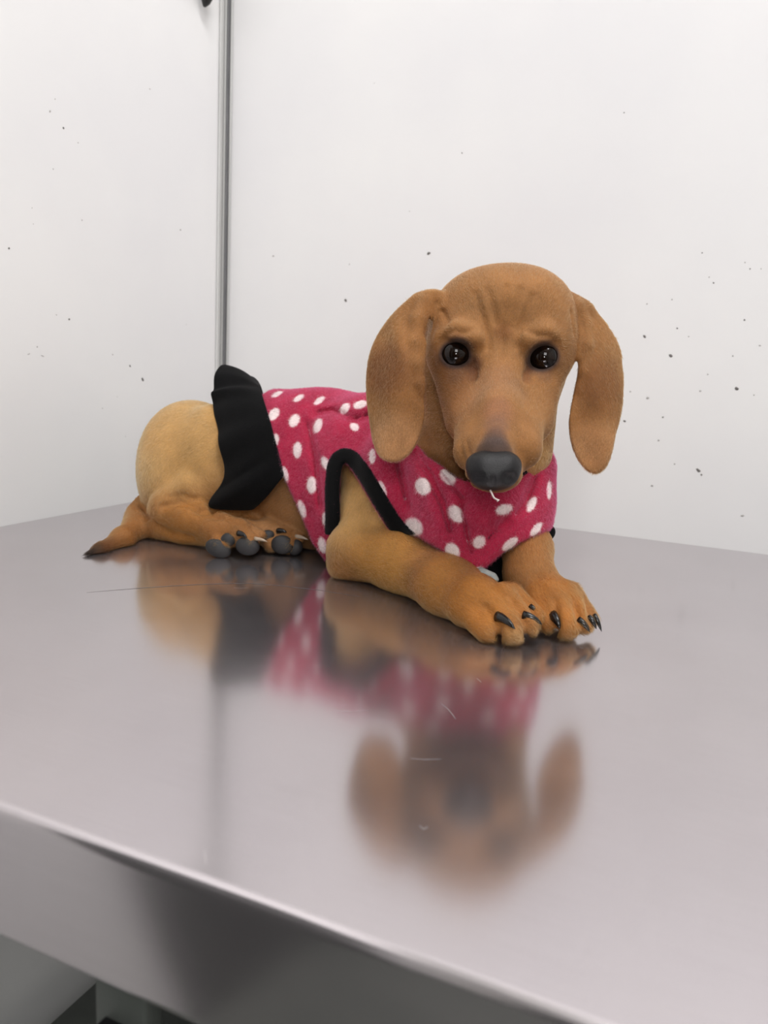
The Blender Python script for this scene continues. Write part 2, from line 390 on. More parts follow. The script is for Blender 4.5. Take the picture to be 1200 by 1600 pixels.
def surface(field, lo, hi, h, smooth=1):
    """surface nets on a sparse block grid -> V, F(quads)"""
    lo = np.array(lo, float); dims = (np.ceil((np.array(hi)-lo)/h).astype(int)//16+1)*16+1
    D = np.full(dims, 1.0, np.float32); B = 16
    rad = h*B*.5*1.74
    nb = (dims-1)//B
    cen = np.stack(np.meshgrid(*[np.arange(n) for n in nb], indexing='ij'), -1).reshape(-1, 3)
    cw = (lo+(cen+.5)*B*h).astype(np.float32)
    vals = np.stack([f(cw) for (_, f, _) in field.ops], 1)
    full = field(cw)
    g = np.stack(np.meshgrid(*[np.arange(B+1)]*3, indexing='ij'), -1).reshape(-1, 3)
    isu = np.array([o[0] == 'u' for o in field.ops])
    ks = np.array([o[2] for o in field.ops])
    for b in range(len(cen)):
        i0, j0, k0 = cen[b]*B
        if abs(full[b]) > rad*1.9+.004:
            D[i0:i0+B+1, j0:j0+B+1, k0:k0+B+1] = full[b]; continue
        v = vals[b]; mu = v[isu].min()
        act = np.where(isu, v < max(mu, 0)+2.6*rad+ks*1.5, v < 1.6*rad+ks if True else True)
        # cuts ('x') stay active always
        act = act | np.array([o[0] == 'x' for o in field.ops])
        pts = (lo+(g+cen[b]*B)*h).astype(np.float32)
        D[i0:i0+B+1, j0:j0+B+1, k0:k0+B+1] = field(pts, act).reshape(B+1, B+1, B+1)
    S = D < 0
    c = S[:-1, :-1, :-1].astype(np.int8)
    cnt = np.zeros(np.array(S.shape)-1, np.int8)
    for dx in (0, 1):
        for dy in (0, 1):
            for dz in (0, 1):
                cnt += S[dx:S.shape[0]-1+dx, dy:S.shape[1]-1+dy, dz:S.shape[2]-1+dz]
    cells = np.argwhere((cnt > 0) & (cnt < 8))
    idx = np.full(cnt.shape, -1, np.int32); idx[tuple(cells.T)] = np.arange(len(cells))
    corners = [(a, b, c) for a in (0, 1) for b in (0, 1) for c in (0, 1)]
    acc = np.zeros((len(cells), 3)); num = np.zeros(len(cells))
    val = {cc: D[cells[:, 0]+cc[0], cells[:, 1]+cc[1], cells[:, 2]+cc[2]] for cc in corners}
    for a in corners:
        for ax in range(3):
            if a[ax] == 0:
                b = list(a); b[ax] = 1; b = tuple(b)
                va, vb = val[a], val[b]; m = (va < 0) != (vb < 0)
                t = np.where(m, va/(va-vb+1e-12), 0)
                p = np.array(a, float)+t[:, None]*(np.array(b)-np.array(a))
                acc += p*m[:, None]; num += m
    V = lo+(cells+acc/num[:, None])*h
    Fs = []
    for ax in range(3):
        o1, o2 = [(1, 2), (2, 0), (0, 1)][ax]
        sl0 = [slice(None)]*3; sl1 = [slice(None)]*3; sl0[ax] = slice(0, -1); sl1[ax] = slice(1, None)
        e = S[tuple(sl0)] != S[tuple(sl1)]
        pos = np.argwhere(e); ok = (pos[:, o1] > 0) & (pos[:, o2] > 0) & (pos[:, o1] < S.shape[o1]-1) & (pos[:, o2] < S.shape[o2]-1)
        pos = pos[ok]
        def at(d1, d2):
            q = pos.copy(); q[:, o1] -= d1; q[:, o2] -= d2; return idx[tuple(q.T)]
        q = np.stack([at(1, 1), at(0, 1), at(0, 0), at(1, 0)], 1)
        ins = S[tuple(pos.T)]
        q[~ins] = q[~ins][:, ::-1]
        Fs.append(q)
    F = np.concatenate(Fs); F = F[(F >= 0).all(1)]
    for _ in range(smooth):   # light relaxation
        s_ = np.zeros_like(V); n_ = np.zeros(len(V))
        for a, b in ((0, 1), (1, 2), (2, 3), (3, 0)):
            s_ += np.stack([np.bincount(F[:, a], V[F[:, b], c_], len(V)) for c_ in range(3)], 1)
            s_ += np.stack([np.bincount(F[:, b], V[F[:, a], c_], len(V)) for c_ in range(3)], 1)
            n_ += np.bincount(F[:, a], minlength=len(V))+np.bincount(F[:, b], minlength=len(V))
        V = V*.5+.5*s_/np.maximum(n_, 1)[:, None]
    return V, F
def normals(field, p, e=.0008):
    p = np.asarray(p, np.float32); g = []
    for a in range(3):
        d = np.zeros(3, np.float32); d[a] = e; g.append(field(p+d)-field(p-d))
    g = np.stack(g, 1); return g/np.maximum(np.linalg.norm(g, axis=1), 1e-9)[:, None]
def march(field, px, py, d0=.35, d1=1.1):
    """first hit of the sight line through that place of the photograph; array version"""
    px = np.atleast_1d(np.asarray(px, float)); py = np.atleast_1d(np.asarray(py, float))
    R_ = np.stack([ray(a, b) for a, b in zip(px, py)]); t = np.full(len(px), d0)
    for _ in range(70):
        v = field(CAM+R_*t[:, None]); t = np.minimum(t+np.maximum(v, .0)*.85, d1+.01)
        if (v < .00004).all() or ((v < .00004) | (t > d1)).all(): break
    return CAM+R_*t[:, None], t
def smoothstep(a, b, x):
    t = np.clip((x-a)/(b-a), 0, 1); return t*t*(3-2*t)

def groove(fld, pts, k=.005, off=.0003, step=7.):
    """a crease worked into the surface along the points (px, py, r_px)"""
    q = [pts[0]]
    for a, b in zip(pts, pts[1:]):
        n = max(1, int(math.hypot(b[0]-a[0], b[1]-a[1])/step))
        for i in range(1, n+1): q.append(tuple(a[j]+(b[j]-a[j])*i/n for j in range(3)))
    _, d = march(fld, [a[0] for a in q], [a[1] for a in q])
    pos = [(x, y, dd-off, r) for (x, y, r), dd in zip(q, d)]
    a = np.array([P(x, y, dd) for x, y, dd, r in pos], np.float32); ra = np.array([r*dd/FPX for x, y, dd, r in pos], np.float32)
    c = a.mean(0); R_ = float(np.linalg.norm(a-c, axis=1).max())+float(ra.max())
    def f(p):
        far = np.linalg.norm(p-c, axis=1)-R_; out = far.copy(); m = far < .02
        if m.any():
            pp = p[m]; best = np.full(len(pp), 1., np.float32)
            for i in range(len(a)-1):
                ba = a[i+1]-a[i]; h = np.clip(((pp-a[i])@ba)/max(float(ba@ba), 1e-12), 0, 1)[:, None]
                best = np.minimum(best, np.linalg.norm(pp-a[i]-ba*h, axis=1)-(ra[i]+(ra[i+1]-ra[i])*h[:, 0]))
            out[m] = best
        return out
    fld.ops.append(('c', f, k))

# ------------------------------------------------------------------ the puppy's body
B = Field()
# trunk
B.ell(520, 745, .792, 125, 122, .052, k=.02)
B.ell(420, 740, .822, 95, 116, .050, k=.02)
B.ell(660, 765, .700, 92, 118, .050, k=.02)
B.chain([(740, 800, .665, 70), (745, 680, .665, 78), (785, 590, .66, 88)], k=.02)            # chest and neck
B.chain([(690, 845, .69, 44), (765, 850, .685, 40)], k=.015)                                     # breastbone
# haunch
B.ell(305, 722, .835, 84, 96, .050, k=.02, roll=-.25)
B.ell(262, 742, .822, 42, 72, .035, k=.015, roll=.1)
B.ell(335, 715, .800, 48, 82, .028, k=.015, roll=-.1)                                          # near thigh
# near hind leg: knee, shank along the table, heel lump behind it
B.chain([(300, 770, .795, 36), (262, 796, .790, 27), (300, 812, .778, 27), (345, 829, .757, 24), (372, 832, .745, 22)], k=.008)
B.chain([(246, 818, .800, 25), (290, 829, .785, 22), (335, 838, .765, 16)], k=.006)
# far hind leg
B.chain([(345, 808, .785, 20), (385, 822, .775, 20), (420, 832, .768, 20), (446, 838, .764, 18)], k=.006)
# hind toes (near foot, then far foot)
for t in [[(352, 835, .750, 13), (338, 852, .738, 12)], [(368, 834, .745, 12), (352, 850, .7365, 9)], [(378, 834, .742, 13), (392, 846, .735, 13)], [(388, 828, .75, 10), (408, 836, .742, 8)],
          [(412, 832, .765, 12), (424, 850, .756, 12)], [(440, 832, .764, 13), (450, 850, .755, 14)], [(452, 832, .764, 10), (468, 842, .758, 8)]]:
    B.chain(t, k=.003)
# tail
B.chain([(228, 745, .865, 13), (211, 788, .835, 17), (214, 824, .800, 19), (192, 842, .765, 16), (158, 860, .735, 10), (124, 872, .711, 2)], k=.008)
# near foreleg
B.chain([(568, 720, .725, 36), (574, 800, .702, 39), (560, 868, .690, 35)], k=.012)
B.chain([(549, 868, .690, 36), (536, 886, .690, 20)], k=.010)
B.chain([(555, 862, .686, 40), (630, 876, .655, 46), (700, 915, .600, 43), (735, 936, .575, 42)], k=.014)
B.ell(752, 946, .568, 50, 38, .020, k=.010, roll=.3)
for t in [[(725, 948, .562, 20), (762, 986, .543, 20)], [(758, 940, .558, 22), (800, 986, .536, 22)], [(785, 930, .560, 20), (825, 978, .540, 17)], [(800, 926, .565, 16), (836, 962, .552, 14)]]:
    B.chain(t, k=.0035)
# far foreleg
B.chain([(806, 812, .655, 36), (824, 858, .622, 33), (826, 895, .602, 32), (852, 926, .585, 32)], k=.014)
B.ell(868, 940, .578, 42, 32, .020, k=.010, roll=.35)
for t in [[(838, 925, .575, 17), (858, 972, .558, 17)], [(858, 925, .572, 20), (885, 978, .552, 21)], [(882, 925, .575, 18), (911, 974, .556, 16)], [(894, 925, .580, 15), (922, 966, .566, 13)]]:
    B.chain(t, k=.0035)
# cranium
B.ell(756, 524, .628, 90, 94, .054, k=.02)
B.ell(822, 524, .628, 78, 94, .054, k=.02)
B.ell(788, 482, .618, 84, 54, .046, k=.02)
# brow plane, cheeks
B.ell(722, 540, .600, 48, 46, .024, k=.014)
B.ell(848, 540, .600, 42, 46, .024, k=.014)
B.chain([(719, 560, .607, 47), (734, 655, .588, 38)], k=.012)
B.chain([(839, 560, .607, 45), (824, 655, .588, 40)], k=.012)
B.chain([(725, 600, .640, 56), (735, 700, .640, 54)], k=.008)                                   # throat either side
B.chain([(694, 505, .632, 33), (692, 600, .640, 31), (706, 660, .645, 40)], k=.006)
B.chain([(802, 600, .640, 70), (792, 700, .638, 70)], k=.008)
# muzzle: narrow bridge, lips set back from it
B.chain([(784, 566, .590, 34), (779, 640, .553, 25), (772, 708, .523, 29)], k=.016)
B.chain([(750, 645, .580, 36), (741, 705, .547, 33)], k=.014)
B.chain([(810, 645, .580, 38), (812, 700, .547, 35)], k=.014)
B.ell(772, 742, .531, 44, 27, .016, k=.010)
B.chain([(782, 690, .575, 44), (778, 738, .545, 28)], k=.010)                                   # lower jaw
# brow ridges, lids
B.chain([(692, 528, .586, 10), (715, 518, .575, 13), (742, 528, .572, 12)], k=.008)
B.chain([(824, 530, .572, 12), (850, 522, .576, 13), (874, 536, .586, 9)], k=.008)
# stop, wrinkles between the brows
for g_ in [[(792, 448, 1.5), (788, 480, 3.2), (784, 520, 3.2), (785, 560, 2)], [(762, 452, 1.2), (770, 482, 2.6), (776, 505, 2)], [(812, 452, 1.2), (804, 482, 2.6), (797, 510, 2)],
           [(742, 458, 1), (752, 490, 2.2), (762, 520, 2), (764, 545, 1.2)], [(832, 462, 1), (822, 490, 2.2), (811, 518, 2), (808, 540, 1.2)], [(682, 470, 1.5), (694, 490, 2), (700, 505, 1.2)]]:
    groove(B, [(x, y, r*1.35) for x, y, r in g_], k=.004, off=-.0002)
for g_ in [[(689, 533, 1.2), (699, 520, 2), (712, 516, 2.2), (726, 521, 2.2), (738, 516, 1.4)], [(826, 518, 1.4), (840, 524, 2.2), (858, 525, 2.2), (872, 534, 1.4)]]:
    groove(B, g_, k=.004, off=-.0004)
EYES = []
for (x, y, rl) in ((712, 553, .12), (850, 558, -.25)):
    pt, dd = march(B, x, y); dd = dd[0]
    EYES.append((x, y, dd, rl))
    B.ell(x, y, dd+.002, 27, 21, .008, k=.006, op='c', roll=rl)            # socket
    B.ell(x, y, dd+.0095, 30, 27, .0105, k=.004, roll=rl)                    # lids
    B.ell(x, y, dd+.001, 21.5, 17, .016, k=.0015, op='c', roll=rl)
    sg = 1 if x < 780 else -1
    B.chain([(x+sg*14, y+4, dd-.001, 8), (x+sg*23, y+11, dd-.001, 3)], k=.003, op='c')
# near eye corner tear lines
groove(B, [(736, 564, 2), (742, 578, 2.4), (741, 592, 1.2)], k=.004, off=.0002); groove(B, [(828, 572, 2), (821, 584, 2.2), (820, 596, 1.2)], k=.004, off=.0002)
groove(B, [(771, 764, 1.2), (771, 771, 1.4)], k=.002, off=.0002)
groove(B, [(707, 720, 1.2), (722, 742, 1.5), (744, 762, 1.5)], k=.004, off=.0)
groove(B, [(719, 688, 1), (722, 708, 1.6), (727, 722, 1)], k=.003, off=.0); groove(B, [(727, 686, 1), (732, 705, 1.4), (736, 718, 1)], k=.003, off=.0)
# ears
def ear_depth_l(x, y):
    u = (x-572)/90.; v = (y-460)/260.
    return .600+.020*(1-u)**2*(1-.3*v)-.012*np.sin(np.clip(v, 0, 1)*math.pi)-.004*u+(.0036*np.sin(u*6.5+v*2.5)+.0020*np.sin(u*13-v*9)*(v < .55)*(1-v/.55))*np.clip(v*4, 0, 1)
def ear_depth_r(x, y):
    u = (974-x)/90.; v = (y-465)/275.
    return .612+.018*(1-u)**2*(1-.3*v)-.012*np.sin(np.clip(v, 0, 1)*math.pi)+(.0034*np.sin(u*6+v*3+1)+.0018*np.sin(u*12+v*7)*(v < .6)*(1-v/.6))*np.clip(v*4, 0, 1)
EL = [(690,452),(651,457),(617,485),(590,520),(574,560),(571,610),(576,650),(583,698),(597,719),(622,723),(643,708),(657,681),(664,648),(662,615),(664,560),(668,520),(682,490),(698,470)]
ER = [(868,455),(900,464),(920,472),(943,499),(962,526),(972,552),(972,572),(975,587),(973,641),(962,679),(956,712),(946,734),(929,743),(910,731),(893,700),(888,664),(893,629),(901,595),(906,572),(901,548),(894,515),(880,490)]
B.slab(EL, ear_depth_l, .0050, k=.006, rnd=.0015)
B.slab(ER, ear_depth_r, .0050, k=.006, rnd=.0015)
def ridge(pts, k=.004, sink=.35):
    _, d = march(B, [a[0] for a in pts], [a[1] for a in pts])
    B.chain([(x, y, dd+r*dd/FPX*sink, r) for (x, y, r), dd in zip(pts, d)], k=k)
B.chain([(672, 470, .606, 16), (658, 474, .603, 13)], k=.008)
ridge([(660, 470, 9), (652, 500, 10), (649, 535, 10), (651, 570, 9), (656, 598, 6), (660, 612, 3)])
B.chain([(898, 478, .612, 13), (912, 482, .611, 10)], k=.008)
ridge([(905, 478, 7), (915, 505, 7), (918, 540, 7), (912, 580, 5), (905, 610, 2.5)])
groove(B, [(684, 474, 2.5), (674, 498, 4), (668, 525, 3.5)], k=.005, off=-.0005)
groove(B, [(893, 488, 3), (898, 520, 3)], k=.004, off=.0)
# skin folds: haunch and near knee
for c_ in []:
    B.chain([(x, y, march(B, x, y)[1][0]-.0004, r) for x, y, r in c_], k=.007, op='c')
groove(B, [(256, 791, 3), (280, 784, 5), (303, 790, 6), (322, 803, 6), (345, 808, 4)], k=.008, off=-.002); groove(B, [(232, 806, 2), (244, 820, 4), (266, 832, 4), (300, 840, 3)], k=.006, off=-.001)
groove(B, [(262, 776, 1), (285, 772, 2), (306, 780, 1)], k=.005)
groove(B, [(316, 800, 4), (340, 797, 8), (370, 800, 8), (400, 808, 5)], k=.010, off=-.004); groove(B, [(222, 790, 2), (232, 808, 3)], k=.006, off=-.001)
for g_ in [[(758, 948, 1.5), (770, 962, 3), (780, 980, 3.5), (780, 1002, 3)], [(795, 932, 1.5), (812, 955, 3), (819, 978, 3), (822, 1000, 2.5)], [(812, 925, 1.5), (826, 945, 2.5), (834, 962, 2)],
           [(866, 935, 1.5), (869, 955, 3), (870, 978, 3.5), (868, 1000, 3)], [(896, 935, 1.5), (901, 955, 3), (903, 975, 3)], [(915, 935, 1.5), (919, 955, 2.5), (922, 972, 2)]]:
    groove(B, g_, k=.005, off=-.0008)
B.fn(lambda p: .0004-p[:, 2], k=.003, op='x')

HB = .0014
V, F = surface(B, (.12, -.52, -.004), (.68, -.14, .285), HB)
print('body', len(V))
DEPTHV = proj(V)
# -------- coat colour of the fur, by place on the body, plus shade painted on left cheek and ears
def paint(V, Nn, base, blobs):
    C_ = np.tile(np.array(srgb(*base)), (len(V), 1))
    for (pos, rad, rgb, w) in blobs:
        d = np.linalg.norm(V-np.array(pos), axis=1)
        a = (w*(1-smoothstep(rad*.35, rad, d)))[:, None]
        C_ = C_*(1-a)+np.array(srgb(*rgb))*a
    return C_
def S_(x, y): return march(B, x, y)[0][0]
FUR = (140, 95, 53)
blobs = [
 (P(300, 690, .80), .085, (186, 146, 92), .9), (P(240, 740, .81), .04, (202, 168, 118), .8), (P(250, 700, .83), .07, (184, 142, 90), .6),
 (P(440, 790, .76), .05, (148, 106, 68), .7), (P(555, 790, .68), .055, (180, 140, 86), .8), (P(300, 825, .78), .05, (156, 106, 52), .6), (P(600, 880, .64), .05, (168, 120, 60), .8), (P(690, 915, .59), .03, (166, 112, 52), .7),
 (P(150, 864, .728), .040, (84, 52, 30), .7), (P(118, 874, .709), .042, (26, 17, 13), 1.0),
 (P(785, 500, .57), .045, (150, 106, 64), .6), (P(770, 610, .56), .03, (146, 104, 72), .6),
 (S_(615, 690), .03, (186, 136, 92), .85), (S_(930, 700), .03, (180, 130, 86), .85), (S_(600, 580), .03, (98, 56, 26), .75), (S_(655, 540), .016, (150, 102, 58), .7), (S_(945, 600), .03, (112, 68, 34), .65),  # ear tips are paler fur; the dark ear middles are painted shade
 (S_(778, 640), .016, (140, 94, 68), .6), (S_(776, 662), .013, (112, 78, 60), .7), (S_(774, 682), .013, (82, 58, 48), .8), (S_(773, 698), .015, (64, 50, 46), .9), (S_(752, 706), .009, (74, 56, 48), .7), (S_(794, 706), .009, (74, 56, 48), .7),
 (S_(698, 600), .030, (112, 68, 34), .65), (S_(700, 660), .016, (120, 76, 40), .5), (S_(741, 572), .011, (84, 46, 24), .9), (S_(742, 590), .008, (100, 60, 32), .8), (S_(823, 576), .010, (92, 52, 28), .85), (S_(821, 592), .007, (108, 66, 36), .7), (S_(712, 582), .012, (100, 66, 44), .6), (S_(850, 584), .010, (112, 76, 52), .5), (S_(786, 520), .010, (118, 72, 36), .6),  # eye corners are darker fur; the left cheek is darkened with painted shade
 (S_(722, 640), .02, (140, 92, 54), .5), (S_(845, 720), .018, (184, 138, 84), .7), (S_(722, 735), .016, (170, 124, 80), .7), (S_(775, 776), .012, (190, 160, 120), .5),
 (S_(800, 1000), .012, (170, 128, 80), .6), (S_(885, 998), .012, (150, 112, 72), .6), (P(740, 940, .55), .04, (164, 106, 46), .7), (P(870, 940, .55), .04, (160, 102, 46), .7),
]
C_ = paint(V, None, FUR, blobs)
# dark rims of the eyes, as the animal has them
for (x, y, dd, rl) in EYES:
    c0 = P(x, y, dd)
    q = (V-c0)@RC.T; cr, sr = math.cos(rl), math.sin(rl)
    u = (q[:, 0]*cr+q[:, 1]*sr)/(28*dd/FPX); v = (-q[:, 0]*sr+q[:, 1]*cr)/(23*dd/FPX)
    e = np.sqrt(u*u+v*v); a = (1-smoothstep(.80, 1.08, e))*(np.abs(q[:, 2]) < .02)
    C_ = C_*(1-a[:, None])+np.array(srgb(34, 30, 32))*a[:, None]
    a = ((1-smoothstep(.9, 1.35, e))*.35)*(np.abs(q[:, 2]) < .02)
    C_ = C_*(1-a[:, None])+np.array(srgb(100, 72, 58))*a[:, None]
M_fur = mat('short_tan_fur', (.5, .3, .1), .72)
def fur_nodes(m, sc=1):
    b = m.node_tree.nodes['Principled BSDF']
    at_ = N(m, 'ShaderNodeAttribute'); at_.attribute_name = 'hue'
    tc = N(m, 'ShaderNodeTexCoord')
    n = N(m, 'ShaderNodeTexNoise'); n.inputs['Scale'].default_value = 900; n.inputs['Detail'].default_value = 2
    n2 = N(m, 'ShaderNodeTexNoise'); n2.inputs['Scale'].default_value = 55; n2.inputs['Detail'].default_value = 4
    L(m, tc.outputs['Object'], n.inputs['Vector']); L(m, tc.outputs['Object'], n2.inputs['Vector'])
    ad = N(m, 'ShaderNodeMath', operation='ADD'); L(m, n.outputs[0], ad.inputs[0]); L(m, n2.outputs[0], ad.inputs[1])
    mr = N(m, 'ShaderNodeMapRange'); mr.inputs[1].default_value = .6; mr.inputs[2].default_value = 1.4; mr.inputs[3].default_value = .66; mr.inputs[4].default_value = 1.26
    L(m, ad.outputs[0], mr.inputs[0])
    vm = N(m, 'ShaderNodeVectorMath', operation='SCALE'); L(m, at_.outputs['Color'], vm.inputs[0]); L(m, mr.outputs[0], vm.inputs['Scale'])
    L(m, vm.outputs[0], b.inputs['Base Color'])
    bp = N(m, 'ShaderNodeBump'); bp.inputs['Strength'].default_value = .35; bp.inputs['Distance'].default_value = .0006
    L(m, ad.outputs[0], bp.inputs['Height']); L(m, bp.outputs[0], b.inputs['Normal'])
    b.inputs['Sheen Weight'].default_value = .08; b.inputs['Sheen Roughness'].default_value = .5; b.inputs['Specular IOR Level'].default_value = .25
    b.inputs['Sheen Tint'].default_value = (1, .85, .65, 1)
fur_nodes(M_fur)
def set_hue(o, C_):
    a = o.data.color_attributes.new('hue', 'FLOAT_COLOR', 'POINT')
    a.data.foreach_set('color', np.concatenate([C_, np.ones((len(C_), 1))], 1).astype(np.float32).ravel())

DOG = empty('dog', (*G(480, 870)[:2], 0.0))
tag(DOG, 'tan smooth-haired dachshund puppy lying on the steel table in a pink spotted coat', 'dog')
body = mesh_obj('body', V, F, M_fur); set_hue(body, C_); adopt(body, DOG)
BV, BF, BC = V, F, C_

# ------------------------------------------------------------------ eyes, nose, claws, pads
M_eye = mat('dark_eye', srgb(18, 11, 8), .03); noise_colour(M_eye, 200, srgb(10, 7, 6), srgb(30, 17, 10))
M_eye.node_tree.nodes['Principled BSDF'].inputs['Coat Weight'].default_value = .0; M_eye.node_tree.nodes['Principled BSDF'].inputs['IOR'].default_value = 1.38
M_eye.node_tree.nodes['Principled BSDF'].inputs['Coat Roughness'].default_value = .02
def ball(name, c, r, m):
    bm = bmesh.new(); bmesh.ops.create_icosphere(bm, subdivisions=5, radius=float(r))
    for v in bm.verts: v.co += Vector(c)
    me = bpy.data.meshes.new(name); bm.to_mesh(me); bm.free()
    me.polygons.foreach_set('use_smooth', [True]*len(me.polygons)); return link(name, me, m)
for (x, y, dd, rl) in EYES:
    o = ball('eye', P(x, y, dd+.0105), 25*dd/FPX, M_eye); adopt(o, DOG)

NO = Field()
NO.ell(771, 724, .518, 40, 20, .012, k=.006)
NO.ell(753, 734, .516, 23, 24, .012, k=.006); NO.ell(790, 734, .516, 23, 24, .012, k=.006)
NO.ell(771, 745, .515, 30, 22, .012, k=.006)
NO.chain([(751, 745, .5028, 2.5), (742, 748, .5045, 4), (734, 753, .508, 3.5)], k=.004, op='c')
NO.chain([(791, 745, .5028, 2.5), (800, 748, .5045, 4), (808, 753, .508, 3.5)], k=.004, op='c')
NO.chain([(771, 746, .5025, .8), (771, 758, .504, 1.2), (771, 769, .508, 1.3)], k=.003, op='c')
c = P(771, 738, .515); V, F = surface(NO, c-.026, c+.026, .0006)
M_nose = mat('black_nose_leather', srgb(15, 13, 15), .46); nb = noise_bump(M_nose, 1500, .55, .0005, 2)
M_nose.node_tree.nodes['Principled BSDF'].inputs['Specular IOR Level'].default_value = .36
o = mesh_obj('nose', V, F, M_nose); adopt(o, DOG)
o['label'] = 'black leathery nose'

M_claw = mat('black_claw', srgb(20, 17, 16), .25); noise_bump(M_claw, 600, .1)
M_clawp = mat('pale_claw', srgb(170, 150, 130), .3); noise_bump(M_clawp, 600, .1)
def claw(x0, y0, x1, y1, r, m, lift=5, dz=.006):
    """from the root on the toe to the tip"""
    d0 = march(B, x0, y0)[1][0]; d1_ = march(B, x1, y1)[1][0]
    if d1_ > d0+.012: d1_ = d0
    pts = []; rr = []
    for i in range(7):
        t = i/6; x = x0+(x1-x0)*t; y = y0+(y1-y0)*t-lift*math.sin(math.pi*t*.8)
        d = (d0+.0010)*(1-t)+(min(d0, d1_)-.0022)*t-.0015*math.sin(t*3.1); pts.append(P(x, y, d)); rr.append(r*(1-t)**.6*d/FPX+.00012)
    V, F = tube(pts, rr, 10, .75); o = mesh_obj('claw', V, F, m); adopt(o, DOG); return o
for a in [(777, 963, 805, 986, 8.5), (818, 962, 847, 979, 8), (828, 948, 848, 974, 5.5),
          (864, 962, 875, 986, 9), (904, 970, 922, 991, 7), (920, 966, 932, 986, 6), (928, 962, 940, 990, 5)]:
    claw(*a, M_claw)
for a in [(398, 842, 418, 848, 3.5), (462, 838, 482, 845, 3.5)]: claw(*a, M_clawp, lift=2, dz=.003)
for a in [(372, 833, 386, 842, 5), (434, 830, 448, 834, 5)]: claw(*a, M_claw, lift=3, dz=.002)

M_pad = mat('dark_paw_pad', srgb(34, 32, 33), .6); noise_bump(M_pad, 1300, .5, .0004, 2)
def pad(x, y, rx, ry, roll=0, rz=.0045, push=.0024):
    d = march(B, x, y)[1][0]+push
    f_ = Field(); f_.ell(x, y, d, rx, ry, rz, k=.001, roll=roll)
    c = P(x, y, d); R_ = max(rx, ry)*d/FPX+.003
    V, F = surface(f_, c-R_, c+R_, .0007); V[:, 2] = np.maximum(V[:, 2], .0004)
    o = mesh_obj('paw_pad', V, F, M_pad); adopt(o, DOG)
for a in [(341, 857, 21, 14, .4), (357, 843, 13, 11, -.4), (387, 853, 19, 15, .1), (417, 838, 13, 10, -.3), (441, 851, 18, 15, .1), (461, 855, 12, 13, .5), (408, 860, 8, 7, 0),
          (820, 1001, 15, 6, -.1), (848, 988, 8, 11, 0), (872, 997, 14, 8, 0), (907, 999, 11, 6, -.2)]:
    pad(*a)

# ------------------------------------------------------------------ pink spotted coat
T = Field()
T.ell(500, 745, .785, 160, 138, .060, k=.02)
T.ell(420, 742, .810, 100, 132, .060, k=.02)
T.ell(580, 755, .745, 110, 140, .058, k=.02)
T.ell(660, 770, .705, 112, 130, .062, k=.02)
T.chain([(745, 790, .665, 96), (760, 740, .668, 98)], k=.02)
T.chain([(625, 720, .672, 50), (630, 790, .665, 50)], k=.015)
T.chain([(570, 735, .728, 58), (560, 800, .712, 50)], k=.015)
T.chain([(520, 840, .745, 44), (510, 800, .760, 60)], k=.02)
T.chain([(740, 790, .655, 92), (735, 860, .640, 60), (738, 880, .625, 34)], k=.02)
T.chain([(700, 835, .640, 46), (738, 872, .612, 34)], k=.02)
T.chain([(735, 740, .640, 90), (745, 800, .630, 90)], k=.02)
T.chain([(806, 735, .650, 56), (808, 790, .642, 48), (810, 840, .624, 44)], k=.016)
# folds
for c_ in [[(612, 690, 3), (620, 722, 5), (630, 765, 4), (636, 790, 2)], [(645, 700, 4), (672, 742, 8), (694, 790, 9), (704, 830, 5)], [(722, 790, 3), (730, 830, 6), (736, 862, 3)],
           [(790, 815, 2), (765, 838, 4), (750, 860, 2)], [(556, 655, 2), (585, 646, 4), (615, 652, 3)], [(480, 660, 1), (492, 720, 3), (500, 790, 2)], [(668, 712, 3), (694, 748, 5), (724, 778, 4)],
           [(838, 745, 2), (822, 785, 4), (790, 820, 2)], [(545, 650, 2), (520, 640, 3), (495, 645, 1)]]:
    groove(T, [(x, y, r) for x, y, r in c_], k=.010, off=-.0005); groove(T, [(x, y, r*.65) for x, y, r in c_], k=.004, off=-.0032)
TH = .0035
_memo = {}
T_raw = T
def T(p, act=None):
    k_ = (id(p), len(p), float(p[0].sum()), float(p[-1].sum()), float(p[len(p)//2].sum()))
    if _memo.get('k') != k_: _memo['k'] = k_; _memo['v'] = T_raw(p)
    return _memo['v']
hemA, hemB = P(404, 604, .775), P(517, 884, .735)
hemC = hemA+FWD*.1
hn = np.cross(hemB-hemA, hemC-hemA); hn /= np.linalg.norm(hn)
if hn@(P(300, 700, .8)-hemA) < 0: hn = -hn          # points to the rump
n1 = P(660, 690, .655); n2 = P(868, 700, .655); n3 = P(770, 778, .57)
nn = np.cross(n2-n1, n3-n1); nn /= np.linalg.norm(nn)
if nn[2] < 0: nn = -nn
ARM = [(536,716),(556,742),(583,790),(612,836),(640,860),(660,960),(520,960),(527,880),(532,810),(530,760)]
armq = smooth_poly(ARM, 2)
CUT = np.array([(560,838),(616,830),(652,838),(692,862),(720,888),(738,897),(760,888),(784,866),(820,845),(862,826),(930,826),(930,1000),(560,1000)], float)
def arm_d(p):
    x, y, z = proj(p); a = poly_sd(x, y, armq)*z/FPX
    return np.maximum(a, z-.745).astype(np.float32)
def front_d(p):
    x, y, z = proj(p); a = poly_sd(x, y, CUT)*z/FPX
    return np.where(z < .72, a, np.maximum(a, .02)).astype(np.float32)
CO = Field()
CO.fn(T, op='u', k=.001)
CO.fn(lambda p: -(T(p)+TH), op='x', k=.001)
HEMY = [560, 604, 666, 705, 738, 800, 850, 884, 960]; HEMX = [398, 404, 421, 432, 440, 468, 489, 514, 545]
def hem_d(p):
    x, y, z = proj(p); return ((np.interp(y, HEMY, HEMX)-x)*z/FPX*.93).astype(np.float32)
